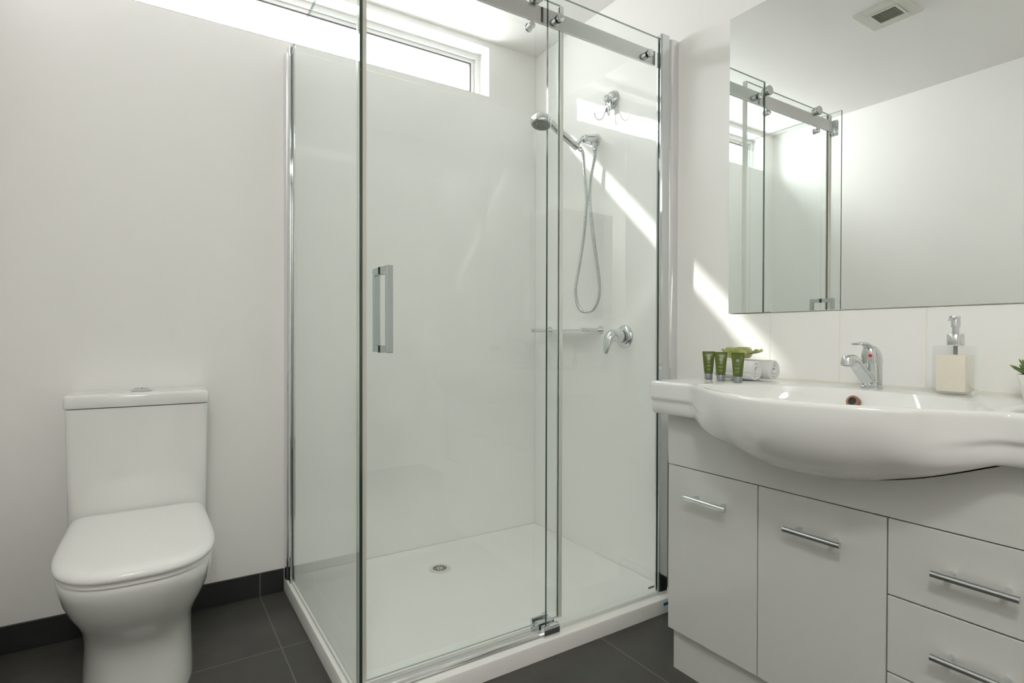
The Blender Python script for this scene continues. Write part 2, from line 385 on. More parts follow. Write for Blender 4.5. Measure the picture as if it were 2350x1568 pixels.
# door guide clamped on the fixed panel
bm = nb()
pts = [(-.915, .052), (-.915, .076), (-.911, .083), (-.905, .085), (-.8955, .085), (-.8955, .066), (-.8845, .066), (-.8845, .085), (-.862, .085), (-.860, .066), (-.848, .066), (-.846, .085), (-.838, .085), (-.836, .081), (-.836, .052)]
loft_rings(bm, [[bm.verts.new((x, y, z)) for y, z in pts] for x in (-.606, -.545)])
obj('door_guide', bm, CHROME, sg, smooth=False, bevel=.0012)
# rounded aluminium sill from corner to guide
bm = nb()
pts = [(-.905, .052), (-.905, .055), (-.902, .061), (-.895, .066), (-.884, .0675), (-.874, .065), (-.868, .060), (-.848, .0585), (-.843, .0575), (-.843, .052)]
loft_rings(bm, [[bm.verts.new((x, y, z)) for y, z in pts] for x in (-1.177, -.606)])
obj('sill_strip', bm, BRIGHT, sg, angle=50)
bm = nb()
for i, (a, b) in enumerate(((-.128, -.098), (-.126, -.1))):
    box(bm, (a, -.8945, .084+.012*i), (b, -.8940, .0875+.0085*i+.004*(1-i)))
bx = obj('glass_label', bm, PRINTG, sg, smooth=False); bx['label'] = 'small grey printed mark on the glass corner'

# ---------------------------------------------------------------- sliding door
sl = thing('sliding_shower_door', 'frameless sliding glass shower door hanging on rollers with a square chrome handle', 'shower door', (-.83, -.85, .07))
pane('door_glass', (-1.163, -.857, .070), (-.506, -.849, GT), sl, None)
for x0, x1 in ((-1.1765, -1.153), (-.509, -.496)):
    bm = nb(); box(bm, (x0, -.8605, .070), (x1, -.857, GT-.004), .001); box(bm, (x0, -.849, .070), (x1, -.8455, GT-.004), .001)
    box(bm, (x0 if x0 < -1 else -.506, -.857, .070), (-1.163 if x0 < -1 else x1, -.849, GT-.004))
    obj('seal_strip', bm, SEALB if x0 < -1 else SEAL, sl, smooth=False)
for rx in (-.622, -1.014):
    bm = nb(); lathe(bm, [(0, 0), (.0195, 0), (.021, .0015), (.021, .005), (.0195, .0065), (0, .0065)], (rx, -.893, RZ1+.018), (0, 1, 0), n=40)
    rr = obj('roller', bm, SATIN, sl)
    bm = nb(); lathe(bm, [(.0205, 0), (.0205, .004), (.017, .005), (.017, .014), (.0205, .015), (.0205, .019), (.013, .020), (.013, .0295)], (rx, -.8865, RZ1+.018), (0, 1, 0), n=36)
    obj('roller_wheel', bm, RUB if 0 else STEELH, rr)
    bm = nb(); cyl(bm, (rx-.012, -.857, RZ0-.018), (rx-.012, -.882, RZ0-.018), .011, n=28, bev=.0015); cyl(bm, (rx-.008, -.872, RZ0-.010), (rx-.008, -.872, RZ0-.002), .004)
    lathe(bm, [(.0135, 0), (.0135, .003)], (rx-.012, -.857, RZ0-.018), (0, -1, 0)); obj('anti_jump_knob', bm, CHROME, sl)
# D-handles, one each side
HX0, HX1, HZ0, HZ1 = -1.117, -1.099, .951, 1.181
bm = nb()
for s, y0, y1 in ((1, -.857, -.913), (-1, -.849, -.800)):
    lo, hi = min(y0, y1), max(y0, y1)
    for z in (HZ0+.0005, HZ1-.0185):
        box(bm, (HX0+.0005, lo+(.010 if s > 0 else 0), z), (HX1-.0005, hi-(0 if s > 0 else .010), z+.018))
    ya, yb = (lo, lo+.014) if s > 0 else (hi-.014, hi)
    box(bm, (HX0, ya, HZ0), (HX1, yb, HZ1), .0014)
hd = obj('door_handle', bm, HANDLEM, sl, smooth=False)
bm = nb()
for z in (HZ0, HZ1-.018):
    box(bm, (HX0-.0006, -.8585, z-.0006), (HX1+.0006, -.857, z+.0186)); box(bm, (HX0-.0006, -.849, z-.0006), (HX1+.0006, -.8475, z+.0186))
obj('gasket', bm, RUB, hd, smooth=False)
bm = nb()
box(bm, (-.572, -.8496, .082), (-.545, -.8492, .0860)); box(bm, (-.570, -.8496, .094), (-.548, -.8492, .0955))
bx = obj('glass_label', bm, PRINTG, sl, smooth=False); bx['label'] = 'small grey printed mark on the glass corner'

# ---------------------------------------------------------------- hand shower, bracket, hose
wb = thing('shower_bracket', 'conical chrome wall bracket holding the hand shower', 'bracket', (0, -.456, 1.847))
ax = Vector((-1, .10, .0))
bm = nb(); lathe(bm, [(.0, -.0), (.0335, 0.0), (.0335, .003), (.0300, .010), (.0195, .052), (.0185, .060), (.015, .063), (0, .063)], (-.0035, -.456, 1.847), (-1, 0, 0), n=40)
obj('wall_cone', bm, CHROME, wb)
bm = nb(); tube(bm, catmull([(-.058, -.452, 1.851), (-.068, -.443, 1.848), (-.076, -.433, 1.838), (-.082, -.427, 1.828)], 6), .0095, 14); obj('clip_arm', bm, CHROME, wb)
bm = nb(); lathe(bm, [(.0, 0), (.008, 0), (.010, .002), (.010, .010), (.007, .014), (0, .015)], (-.058, -.449, 1.853), (-.8, .5, .25), n=20); obj('pivot_screw', bm, CHROME, wb)
hs = thing('hand_shower', 'round chrome hand shower resting in its bracket with a hanging metal hose', 'shower head', (-.082, -.427, 1.822))
E0, E1 = Vector((-.078, -.428, 1.812)), Vector((-.222, -.392, 1.914))
hdx = (E1-E0).normalized()
bm = nb()
pth = catmull([E0, E0.lerp(E1, .25), E0.lerp(E1, .6)+Vector((0, 0, .002)), E0.lerp(E1, .88)+Vector((0, 0, .006)), E1+Vector((-.018, .004, .006))], 8)
tube(bm, pth, lambda t: .0115+.0055*math.sin(pi*min(t*1.15, 1))+.003*t, 20)
obj('handle', bm, CHROME, hs)
bm = nb(); cl0 = E0+hdx*.004; lathe(bm, [(.0125, 0), (.0165, .0), (.0165, .022), (.0125, .022)], cl0, hdx, n=28); obj('bracket_clip', bm, CHROME, wb)
fd = Vector((-.20, -.10, -1.0)).normalized(); hc = Vector((-.246, -.389, 1.905))
bm = nb(); lathe(bm, [(0, -.026), (.018, -.0255), (.034, -.021), (.044, -.012), (.047, -.003), (.047, .010), (.045, .016), (.040, .019), (.038, .0175), (0, .0175)], hc, fd, n=48)
hh = obj('shower_head', bm, CHROME, hs)
bm = nb(); lathe(bm, [(.0385, .0165), (.0385, .0195), (.034, .0205), (.022, .0205), (.020, .019), (0, .019)], hc, fd, n=48)
Mf = frame_z(fd)
for ringr, cnt in ((.035, 22), (.030, 20), (.025, 16), (.012, 8)):
    for i in range(cnt):
        a = 2*pi*i/cnt; c = hc + Mf @ Vector((ringr*math.cos(a), ringr*math.sin(a), .019)); lathe(bm, [(.0013, 0), (.001, .0032)], c, fd, n=6)
obj('spray_face', bm, NOZZ, hh)
hose = [(-.073, -.434, 1.806), (-.066, -.446, 1.785), (-.06, -.4505, 1.70), (-.055, -.4565, 1.604), (-.05, -.446, 1.511), (-.05, -.428, 1.40), (-.05, -.400, 1.289), (-.05, -.381, 1.213), (-.05, -.389, 1.150), (-.05, -.418, 1.112), (-.05, -.458, 1.102), (-.05, -.498, 1.112),
        (-.05, -.530, 1.150), (-.05, -.538, 1.202), (-.05, -.528, 1.276), (-.05, -.505, 1.389), (-.048, -.482, 1.504), (-.042, -.465, 1.601), (-.036, -.470, 1.695), (-.034, -.486, 1.76), (-.034, -.489, 1.795)]
hp = catmull(hose, 16)
# resample to the ribs
ln_ = [0]
for a, b in zip(hp[:-1], hp[1:]): ln_.append(ln_[-1]+(b-a).length)
tot = ln_[-1]; NR = int(tot/.00165); res = []; j = 0
for i in range(NR+1):
    s = tot*i/NR
    while j < len(hp)-2 and ln_[j+1] < s: j += 1
    res.append(hp[j].lerp(hp[j+1], (s-ln_[j])/max(1e-9, ln_[j+1]-ln_[j])))
bm = nb(); tube(bm, res, lambda t: .0074 if int(round(t*NR)) % 3 else .0061, 10)
obj('shower_hose', bm, STEELH, hs, angle=70)
bm = nb(); lathe(bm, [(.0085, 0), (.0105, .002), (.0105, .012), (.008, .014)], (-.034, -.489, 1.790), (.0, .15, 1), n=8); obj('hose_nut', bm, CHROME, hs)
bm = nb(); lathe(bm, [(.0085, 0), (.0105, .002), (.0100, .016), (.0085, .018)], (-.070, -.440, 1.797), hdx+Vector((.2, 0, .5)), n=20)
obj('hose_nut', bm, CHROME, hs)
bm = nb(); tube(bm, catmull([(-.034, -.487, 1.803), (-.034, -.481, 1.818), (-.034, -.468, 1.832)], 5), .008, 14); obj('water_outlet', bm, CHROME, wb)

# mixer
mx = thing('shower_mixer', 'chrome shower mixer tap with a drooping lever on the shower wall', 'tap', (0, -.640, .996))
bm = nb(); lathe(bm, [(.0475, .0), (.0475, .002), (.046, .006), (.037, .012), (.026, .016), (.024, .016)], (-.0035, -.640, .996), (-1, 0, 0), n=56); obj('wall_plate', bm, CHROME, mx)
bm = nb(); lathe(bm, [(.0245, .012), (.0245, .020)], (-.0035, -.640, .996), (-1, 0, 0), n=40); obj('collar_ring', bm, RUB, mx)
bm = nb(); lathe(bm, [(.0235, .018), (.0240, .022), (.0240, .045), (.0215, .056), (.014, .063), (0, .066)], (-.0035, -.640, .996), (-1, 0, 0), n=40); obj('cartridge_body', bm, CHROME, mx)
bm = nb(); tube(bm, catmull([(-.045, -.640, 1.000), (-.068, -.638, 1.001), (-.085, -.636, .988), (-.093, -.634, .965), (-.097, -.632, .940), (-.099, -.631, .926)], 7), lambda t: .0215*(1-t)**.8+.0092, 18, lambda t: (1.0+.1*t, .95-.25*t), upv=(0, 0, 1)); obj('lever', bm, CHROME, mx)

# shelf: two stub arms and a slim plate
sh = thing('shower_shelf', 'slim chrome shower shelf on two round arms beside the mixer', 'shelf', (0, -.31, 1.024))
for yy in (-.13, -.494):
    bm = nb(); lathe(bm, [(.019, 0), (.019, .003), (.0175, .005), (.009, .006), (.0075, .0065)], (-.0035, yy, 1.024), (-1, 0, 0), n=32); obj('rosette', bm, CHROME, sh)
    bm = nb(); cyl(bm, (-.009, yy, 1.024), (-.112, yy, 1.024), .0085, n=24, bev=.0015); obj('arm', bm, CHROME, sh)
bm = nb(); box(bm, (-.108, -.4855, 1.0215), (-.02, -.1385, 1.0265), .001); obj('shelf_plate', bm, BRIGHT, sh, smooth=False)

# suction hook
hk = thing('suction_hook', 'chrome suction hook with two wire prongs stuck on the shower wall', 'hook', (0, -.562, 1.989))
hkc = Vector((-.0035, -.562, 1.989))
bm = nb(); lathe(bm, [(.0405, 0), (.0405, .0012), (.034, .004), (.030, .0042)], hkc, (-1, 0, 0), n=44); obj('suction_cup', bm, CLEARP, hk)
bm = nb(); lathe(bm, [(.036, .003), (.036, .006), (.033, .012), (.022, .019), (.016, .021)], hkc, (-1, 0, 0), n=44); obj('cover', bm, CHROME, hk)
bm = nb(); lathe(bm, [(.0145, .019), (.0145, .036), (.013, .038), (0, .038)], hkc, (-1, 0, 0), n=32); obj('knob', bm, CHROME, hk)
bm = nb(); box(bm, (-.030, -.578, 1.935), (-.0265, -.546, 1.982), .001); obj('hook_plate', bm, CHROME, hk)
for s in (-1, 1):
    bm = nb(); tube(bm, catmull([(-.032, -.562-.006*s, 1.955), (-.034, -.562-.013*s, 1.935), (-.040, -.562-.020*s, 1.912), (-.052, -.562-.029*s, 1.905), (-.063, -.562-.036*s, 1.915), (-.068, -.562-.040*s, 1.935)], 7), .0022, 10)
    obj('wire_prong', bm, CHROME, hk)

# ---------------------------------------------------------------- toilet
TX = -1.6645
to = thing('toilet', 'white ceramic close-coupled toilet against the back wall with its lid down', 'toilet', (TX, -.35, 0))
def dsec(bm, z, w, yb, yf, ex=2.4, rb=.02, wb_=None, n=44):
    """D-shaped section, flat at the back, rounded to the front"""
    hw = w/2; hb = (wb_ or w)/2; pts = []
    ym = yf + min((yb-yf)*.62, .27)
    for i in range(4):
        t = i/4; a = t*pi/2; pts.append((hb-rb+rb*math.sin(a), yb-rb+rb*math.cos(a)))
    pts.append((hb, yb-rb)); 
    for i in range(1, 4):
        t = i/4; s = t*t*(3-2*t); pts.append((hb+(hw-hb)*s, (yb-rb)+(ym-(yb-rb))*t))
    m = n//2
    for i in range(m+1):
        a = pi/2*i/m; pts.append((hw*max(0, math.cos(a))**(2/ex), ym-(ym-yf)*math.sin(a)**(2/ex)))
    full = pts + [(-x, y) for x, y in pts[-2::-1]]
    return [bm.verts.new((TX+x, y, z)) for x, y in full]
bm = nb()
secs = [(0, .272, -.030, -.560, 2.8, .262), (.012, .274, -.030, -.564, 2.8, .263), (.06, .268, -.03, -.560, 2.7, .26), (.12, .264, -.03, -.557, 2.6, .256), (.165, .266, -.03, -.565, 2.5, .254), (.205, .277, -.03, -.588, 2.4, .254),
        (.245, .300, -.03, -.622, 2.4, .258), (.285, .326, -.03, -.660, 2.45, .27), (.325, .343, -.03, -.692, 2.5, .30), (.36, .352, -.02, -.712, 2.6, .33), (.385, .355, -.015, -.722, 2.7, .342), (.399, .354, -.015, -.722, 2.7, .344), (.404, .348, -.018, -.718, 2.7, .340)]
loft_rings(bm, [dsec(bm, z, w, yb, yf, ex, .02, wb_) for z, w, yb, yf, ex, wb_ in secs])
obj('bowl', bm, CERAM, to, angle=60)
bm = nb()
loft_rings(bm, [dsec(bm, z, w, yb, yf, 2.75, .030, w-.012) for z, w, yb, yf in
    [(.4045, .352, -.195, -.724), (.406, .356, -.193, -.727), (.4165, .356, -.193, -.727), (.418, .352, -.195, -.723)]])
obj('seat_ring', bm, SEATP, to, angle=50)
bm = nb()
lid = []
for k, (z, ins) in enumerate([(.419, .003), (.4205, 0), (.428, -.001), (.4345, .002), (.4405, .009), (.4445, .021), (.4462, .036), (.4472, .07), (.4478, .12)]):
    lid.append(dsec(bm, z, .362-2*ins, -.184-ins*.4, -.735+ins, 2.8, max(.026-ins*.1, .01), .352-2*ins))
loft_rings(bm, lid)
obj('lid', bm, SEATP, to, angle=60)
for hx in (-.075, .075):
    bm = nb(); cyl(bm, (TX+hx-.018, -.192, .424), (TX+hx+.018, -.192, .424), .010, bev=.001); obj('lid_hinge', bm, CHROME, to)
bm = nb()
def cist(z, w, yf, r=.018): return ringv(bm, rrect(TX-w/2, TX+w/2, yf, -.012, r, z, 6))
loft_rings(bm, [cist(.398, .366, -.178), (cist(.404, .370, -.180)), cist(.55, .375, -.178), cist(.75, .382, -.1755), cist(.768, .383, -.1755)])
obj('cistern', bm, CERAM, to, angle=40)
bm = nb()
def cl(z, g, r=.014): return ringv(bm, rrect(TX-.1945+g, TX+.1945-g, -.182+g, -.008-g, r, z, 6))
loft_rings(bm, [cl(.7705, .004), cl(.772, .0015), cl(.775, 0), cl(.803, 0), cl(.808, .002), cl(.811, .006), cl(.8122, .012), cl(.8125, .02)])
obj('cistern_lid', bm, CERAM, to, angle=40)
bc = Vector((-1.662, -.095, .8135))
bm = nb(); lathe(bm, [(.0305, 0), (.0305, .0012), (.027, .004), (.0215, .0062), (.0212, .0045), (0, .0045)], bc, n=48); fb = obj('flush_button', bm, CHROME, to)
for s, a0, a1 in ((0, 100, 280), (1, -80, 100)):
    bm = nb(); g = .0007; rg = []
    for r, h in ((.0205, .0045), (.0205, .0072), (.018, .0085), (.010, .0096)):
        rg.append([bm.verts.new(bc+Vector((r*math.cos(math.radians(a)), r*math.sin(math.radians(a)), h))+Vector((math.cos(math.radians((a0+a1)/2)), math.sin(math.radians((a0+a1)/2)), 0))*g) for a in [a0+(a1-a0)*i/20 for i in range(21)]])
    loft_rings(bm, rg); obj('button_half', bm, CHROME, fb, angle=30)

# ---------------------------------------------------------------- vanity cabinet
VY0, VY1, VX = -1.168, -2.085, -.335
def zbot(y):
    t = (y+1.635)/.325; b = max(0, 1-t*t)
    return .768-.085*b**1.15
va = thing('vanity_cabinet', 'glossy white vanity cabinet with doors and drawers below the washbasin', 'cabinet', (-.17, -1.62, 0))
bm = nb()
box(bm, (VX+.018, VY0-.016, .125), (-.0105, VY0, .763)); box(bm, (VX+.018, VY1, .125), (-.0105, VY1+.016, .763))
box(bm, (VX+.018, VY1+.016, .125), (-.0105, VY0-.016, .141)); box(bm, (VX+.018, VY1+.016, .60), (VX+.034, VY0-.016, .65))
obj('carcass', bm, GLOSSW, va, smooth=False)
bm = nb(); box(bm, (-.312, VY1+.01, 0), (-.296, VY0-.004, .125)); box(bm, (-.296, VY0-.02, 0), (-.0105, VY0-.004, .125)); obj('kickboard', bm, GLOSSW, va, smooth=False)
bm = nb()   # fascia follows the belly of the basin
nseg = 60; ra = []; rb_ = []
for i in range(nseg+1):
    y = VY0+(VY1-VY0)*i/nseg
    ra.append([bm.verts.new((VX, y, .6185)), bm.verts.new((VX, y, zbot(y)-.003)), bm.verts.new((VX+.016, y, zbot(y)-.003)), bm.verts.new((VX+.016, y, .6185))])
loft_rings(bm, ra); obj('fascia', bm, GLOSSW, va, angle=20)
def barhandle(y0, y1, z, par):
    bm = nb(); pr = []
    for i in range(13):
        a = pi/2*i/12; pr.append((-.3655-.0068*math.cos(a), z+.0065*math.sin(a)))
    pr += [(-.3620, z+.0062), (-.3620, z-.0060), (-.3645, z-.0078), (-.3705, z-.0052)]
    loft_rings(bm, [[bm.verts.new((x, y, zz)) for x, zz in pr] for y in (y0, y1)])
    for y in (y0-.024, y1+.024): cyl(bm, (-.364, y, z), (VX, y, z), .0048, .0062, n=16)
    h = obj('handle', bm, CHROME, par, angle=35)
def front(name, y0, y1, z0, z1, hy0, hy1, hz):
    bm = nb(); box(bm, (VX, y1, z0), (VX+.0175, y0, z1), .0015, 2)
    d = obj(name, bm, GLOSSW, va, smooth=False); barhandle(hy0, hy1, hz, d)
front('door', VY0-.001, -1.4605, .127, .6155, -1.251, -1.388, .5395)
front('door', -1.4635, -1.7595, .127, .6155, -1.549, -1.681, .537)
front('drawer', -1.7625, VY1+.001, .4565, .6155, -1.851, -1.984, .538)
front('drawer', -1.7625, VY1+.001, .2935, .4535, -1.851, -1.984, .376)
front('drawer', -1.7625, VY1+.001, .127, .2905, -1.851, -1.984, .214)

# ---------------------------------------------------------------- washbasin
wbz = thing('washbasin', 'white ceramic washbasin top with a bowed front on the vanity cabinet', 'washbasin', (-.25, -1.62, .766))
BY0, BY1, YC, HWB = -1.152, -2.100, -1.64, .338
TOPZ = .867
def sstep(a, b, x):
    t = min(1, max(0, (x-a)/(b-a))); return t*t*(3-2*t)
def bsec(y, ins=0):
    t = (y-YC)/HWB; B = max(0, 1-t*t)
    Bs = B**1.15
    xf = -.404 - .160*Bs
    xf += ins
    zb = zbot(y)+.0
    P = []
    P.append((-.001, zb)); P.append((-.001, TOPZ-.003)); P.append((-.004, TOPZ))
    tb = min(1, abs(t)/.93)
    xb = -.172 - .215*tb**3.2            # back edge of the bowl
    xi = xf + .020                       # inner front lip
    if tb >= 1 or xb-xi < .012:
        xm = (xb+xi)/2; xb2, xi2 = min(xb, xm+.003), xm-.003; dep = 0
    else:
        xb2, xi2 = xb, xi; dep = .125*(1-tb**2.6)**.62
    P.append((-.09, TOPZ)); P.append((xb2+.010, TOPZ-.0))
    K = 26
    for k in range(K+1):
        u = k/K; x = xb2+(xi2-xb2)*u
        s = (1-abs(2*u-1)**2.6)**.75
        P.append((x, TOPZ-.0015-dep*s))
    P.append((xi2-(.003), TOPZ-.0005)); P.append((xf+.010, TOPZ)); P.append((xf+.006, TOPZ-.001)); P.append((xf+.0025, TOPZ-.0032)); P.append((xf+.0005, TOPZ-.0065))
    n = 2.25+4.6*(1-sstep(0, .8, B))
    K2 = 22; z0 = TOPZ-.011
    for k in range(K2+1):
        s = k/K2; e = (1-min(.9999, s)**n)**(1/n) if s < 1 else 0
        x = (VX-.001)+(xf-(VX-.001))*e
        x += .007*(1-sstep(0, .55, B))*sstep(.42, .54, s)*(e)
        P.append((x, z0-(z0-zb)*s))
    return P
bm = nb(); ys = []
NS = 120
for i in range(NS+1):
    ys.append(BY0+(BY1-BY0)*i/NS)
rings = []
for dy, ins in ((0, .012), (.0012, .0075), (.004, .0035), (.008, .001)):
    rings.append([bm.verts.new((x, BY0-dy, z-(0.004-.5*dy if z > TOPZ-.004 and dy < .008 else 0))) for x, z in bsec(BY0-dy, ins)])
for y in ys[2:-1]:
    rings.append([bm.verts.new((x, y, z)) for x, z in bsec(y)])
for dy, ins in ((.004, .0035), (0, .012)):
    rings.append([bm.verts.new((x, BY1+dy, z)) for x, z in bsec(BY1+dy, ins)])
loft_rings(bm, rings)
obj('basin', bm, CERAM, wbz, angle=50)
oc = Vector((-.196, -1.623, .838)); oa = Vector((-1, 0, .42)).normalized()
bm = nb(); lathe(bm, [(.0095, .004), (.0145, .004), (.0150, .0025), (.0150, -.008), (.0095, -.008), (.0095, .004)], oc, oa, n=36, cap=False); ov = obj('overflow_ring', bm, COPPER, wbz)
bm = nb(); lathe(bm, [(.0098, 0), (.0098, .0008)], oc, oa, n=30); obj('overflow_hole', bm, HOLE, ov)
bm = nb(); lathe(bm, [(.032, 0), (.032, .003), (.026, .0045), (.020, .003), (0, .003)], (-.34, -1.623, .7428), n=40); obj('plug_waste', bm, CHROME, wbz)

# ---------------------------------------------------------------- splashback tiles, mirror
bm = nb(); js = [-1.130, -1.286, -1.495, -1.705, -1.915, -2.125]
box(bm, (-.0072, js[-1], TOPZ), (0, js[0]-.001, 1.069))
gi = len(bm.faces)
for a, b in zip(js[:-1], js[1:]):
    box(bm, (-.008, b+.0012, TOPZ+.0015), (0, a-.0012, 1.070), .0012, 2, mi=1)
bm.faces.ensure_lookup_table()
for f in bm.faces:
    f.material_index = 0 if f.index < gi else 1
struct('trim_2', bm, [GROUTW, TILEW], smooth=False)['label'] = 'white splashback tiles above the washbasin'
bm = nb(); box(bm, (-.012, -2.130, 1.0725), (0, -1.1355, 2.052), .0012, 1)
tag(obj('wall_mirror', bm, MIRM, smooth=False), 'large frameless rectangular mirror on the wall above the washbasin', 'mirror')

# ---------------------------------------------------------------- basin mixer tap
ft = thing('basin_mixer', 'chrome basin mixer tap with an angled spout and red dot', 'tap', (-.10, -1.621, TOPZ))
FX, FYc = -.10, -1.621
bm = nb(); lathe(bm, [(.0255, 0), (.0255, .004), (.0235, .006), (.0235, .060), (.0238, .062), (.0238, .0665)], (FX, FYc, TOPZ), n=44, cap=True); obj('body', bm, CHROME, ft)
bm = nb(); tube(bm, catmull([(FX-.004, FYc, TOPZ+.018), (FX-.030, FYc, TOPZ+.028), (FX-.062, FYc, TOPZ+.050), (FX-.092, FYc, TOPZ+.070), (FX-.112, FYc, TOPZ+.0725), (FX-.124, FYc, TOPZ+.066)], 8), lambda t: .0165-.004*t, 22, lambda t: (1.0, 1.0)); obj('spout', bm, CHROME, ft)
bm = nb(); lathe(bm, [(.0125, 0), (.0145, .004), (.0150, .012), (.0150, .021), (.0125, .0225), (0, .021)], (FX-.116, FYc, TOPZ+.081), (-.12, 0, -1), n=32); sp = obj('aerator', bm, CHROME, ft)
bm = nb(); lathe(bm, [(.0112, .0221), (.0112, .0228)], (FX-.116, FYc, TOPZ+.081), (-.12, 0, -1), n=24); obj('aerator_mesh', bm, HOLE, sp)
bm = nb()
sec = []
for k in range(13):
    t = k/12
    cx = FX + .000 - .010*t**1.5; hgt = .0665+.041*math.sin(t*pi/2)
    r = .0245*math.cos(t*pi/2*.93)**.75
    sec.append([bm.verts.new((cx-.003*t+r*math.cos(2*pi*i/32), FYc+r*.98*math.sin(2*pi*i/32), TOPZ+hgt)) for i in range(32)])
loft_rings(bm, sec); hb = obj('lever_cap', bm, CHROME, ft, angle=60)
bm = nb(); tube(bm, catmull([(FX-.004, FYc, TOPZ+.093), (FX-.018, FYc, TOPZ+.103), (FX-.040, FYc, TOPZ+.1115), (FX-.066, FYc, TOPZ+.1125), (FX-.082, FYc, TOPZ+.111)], 8), lambda t: .014-.0035*t, 18, lambda t: (1.0, .62-.40*t)); obj('lever', bm, CHROME, ft)
bm = nb(); lathe(bm, [(0, .0215), (.0042, .0222), (.0042, .0252), (.003, .0264), (0, .0266)], (FX, FYc, TOPZ+.081), (-.95, -.30, .05), n=20); dt = obj('temperature_dot', bm, REDM, ft); dt['label'] = 'red temperature dot'

# ---------------------------------------------------------------- soap dispenser
sx0, sx1, sy0, sy1, sz = -.141, -.074, -1.832, -1.766, TOPZ
sdp = thing('soap_dispenser', 'clear square soap dispenser of cream lotion with a chrome pump', 'soap dispenser', (-.1075, -1.799, sz))
bm = nb()
box(bm, (sx0, sy0, sz+.0005), (sx1, sy1, sz+.110), .0025, 2)
bottle = obj('bottle', bm, CLEARP, sdp)
bm = nb(); box(bm, (sx0+.0055, sy0+.0055, sz+.007), (sx1-.0055, sy1-.0055, sz+.089), .002, 2); obj('lotion', bm, LOTION, bottle)
bm = nb(); cyl(bm, (-.1075, -1.799, sz+.0895), (-.1075, -1.799, sz+.110), .004, n=16); obj('dip_tube', bm, NOZZ, bottle)
PX, PY = -.1075, -1.799
bm = nb(); lathe(bm, [(.016, .1105), (.0165, .112), (.0165, .134), (.0155, .1355), (.008, .136), (.0068, .137), (.0068, .151), (.009, .1512), (.009, .174), (.008, .176), (0, .1765)], (PX, PY, sz), n=36); obj('pump', bm, CHROME, sdp)
bm = nb(); tube(bm, catmull([(PX-.002, PY, sz+.171), (PX-.016, PY, sz+.1735), (PX-.028, PY, sz+.1715), (PX-.036, PY, sz+.166)], 7), lambda t: .0052-.0022*t, 14); obj('nozzle', bm, CHROME, sdp)

# ---------------------------------------------------------------- succulent
pt = thing('potted_succulent', 'small succulent in a tapered white pot near the basin edge', 'plant', (-.10, -1.937, TOPZ))
pc = Vector((-.100, -1.937, TOPZ))
bm = nb(); lathe(bm, [(.020, .0005), (.022, .002), (.031, .040), (.033, .050), (.0325, .0515), (.0305, .0515), (.029, .044), (0, .043)], pc, n=36); pp = obj('pot', bm, POTM, pt)
bm = nb(); lathe(bm, [(.0292, .044), (.020, .0465), (0, .047)], pc, n=24); obj('soil', bm, SOILM, pt)
for ringi, (cnt, el, ll) in enumerate(((9, 18, .046), (7, 42, .040), (5, 66, .030))):
    for i in range(cnt):
        a = 2*pi*(i+.5*ringi)/cnt + .25
        d = Vector((math.cos(a)*math.cos(math.radians(el)), math.sin(a)*math.cos(math.radians(el)), math.sin(math.radians(el))))
        b0 = pc+Vector((0, 0, .046)); bm = nb()
        ptsl = [b0+d*ll*s+Vector((0, 0, .010*s*s)) for s in (0, .25, .5, .75, .92, 1.0)]
        tube(bm, catmull(ptsl, 3), lambda t: .0008+.0075*math.sin(pi*min(1, t*.85+.15))**.8*(1-t)**.35, 10, (1.0, .5))
        obj('leaf', bm, LEAFM, pt)

# ---------------------------------------------------------------- rolled towels and wrapped soap
def towel_roll(name, label, cx, y0, y1, r, turns, phase):
    zc = TOPZ + r + .0006
    t = thing(name, label, 'towel', (cx, (y0+y1)/2, TOPZ), 'rolled face towels beside the mirror corner')
    bm = nb(); th = r/(turns+.55)
    nst = 150; rings = []
    outer = []; inner = []
    for i in range(nst+1):
        s = i/nst; a = phase + 2*pi*turns*s
        ro = (r-.0) - (r-th*.75)*s*.93
        wob = 1+.03*math.sin(3*a+phase)
        outer.append((ro*wob, a)); inner.append((max(.0022, ro-th*.84)*wob, a))
    def ringat(y, k):
        q = []
        for ro, a in outer: q.append(bm.verts.new((cx+(ro-k)*math.cos(a), y, zc+(ro-k)*math.sin(a))))
        for ri, a in inner[::-1]: q.append(bm.verts.new((cx+(ri+k)*math.cos(a), y, zc+(ri+k)*math.sin(a))))
        return q
    rr = [ringat(y0, .0022), ringat(y0-.0012, .0008), ringat(y0-.004, 0)]
    for k in range(1, 5): rr.append(ringat(y0-.004+(y1-y0+.008)*k/5, 0))
    rr += [ringat(y1+.004, 0), ringat(y1+.0012, .0008), ringat(y1, .0022)]
    loft_rings(bm, rr)
    obj('rolled_cloth', bm, TOWEL, t, angle=70)
    return t
towel_roll('rolled_towel', 'rolled white face towel nearer the camera, right behind the green tubes', -.158, -1.212, -1.338, .0315, 2.6, pi*1.15)
towel_roll('rolled_towel', 'rolled white face towel closest to the wall tiles, behind the other roll', -.0905, -1.212, -1.352, .0325, 2.9, pi*.95)
so = thing('wrapped_soap', 'green wrapped soap packet with crimped ends lying on the rolled towels', 'soap', (-.128, -1.262, TOPZ+.0655))
bm = nb()
zc = TOPZ+.0665
bxs = [(-1.226, .005, .020), (-1.231, .011, .025), (-1.237, .0165, .029), (-1.25, .018, .031), (-1.27, .018, .031), (-1.287, .0165, .029), (-1.294, .010, .024), (-1.299, .004, .016)]
rg = []
for y, hh_, ww in bxs:
    rg.append([bm.verts.new((-.135+ww*math.copysign(abs(math.cos(2*pi*i/20))**.45, math.cos(2*pi*i/20)), y, zc+.0145+hh_*math.copysign(abs(math.sin(2*pi*i/20))**.45, math.sin(2*pi*i/20)))) for i in range(20)])
loft_rings(bm, rg); obj('soap_bar', bm, WRAPM, so, angle=50)
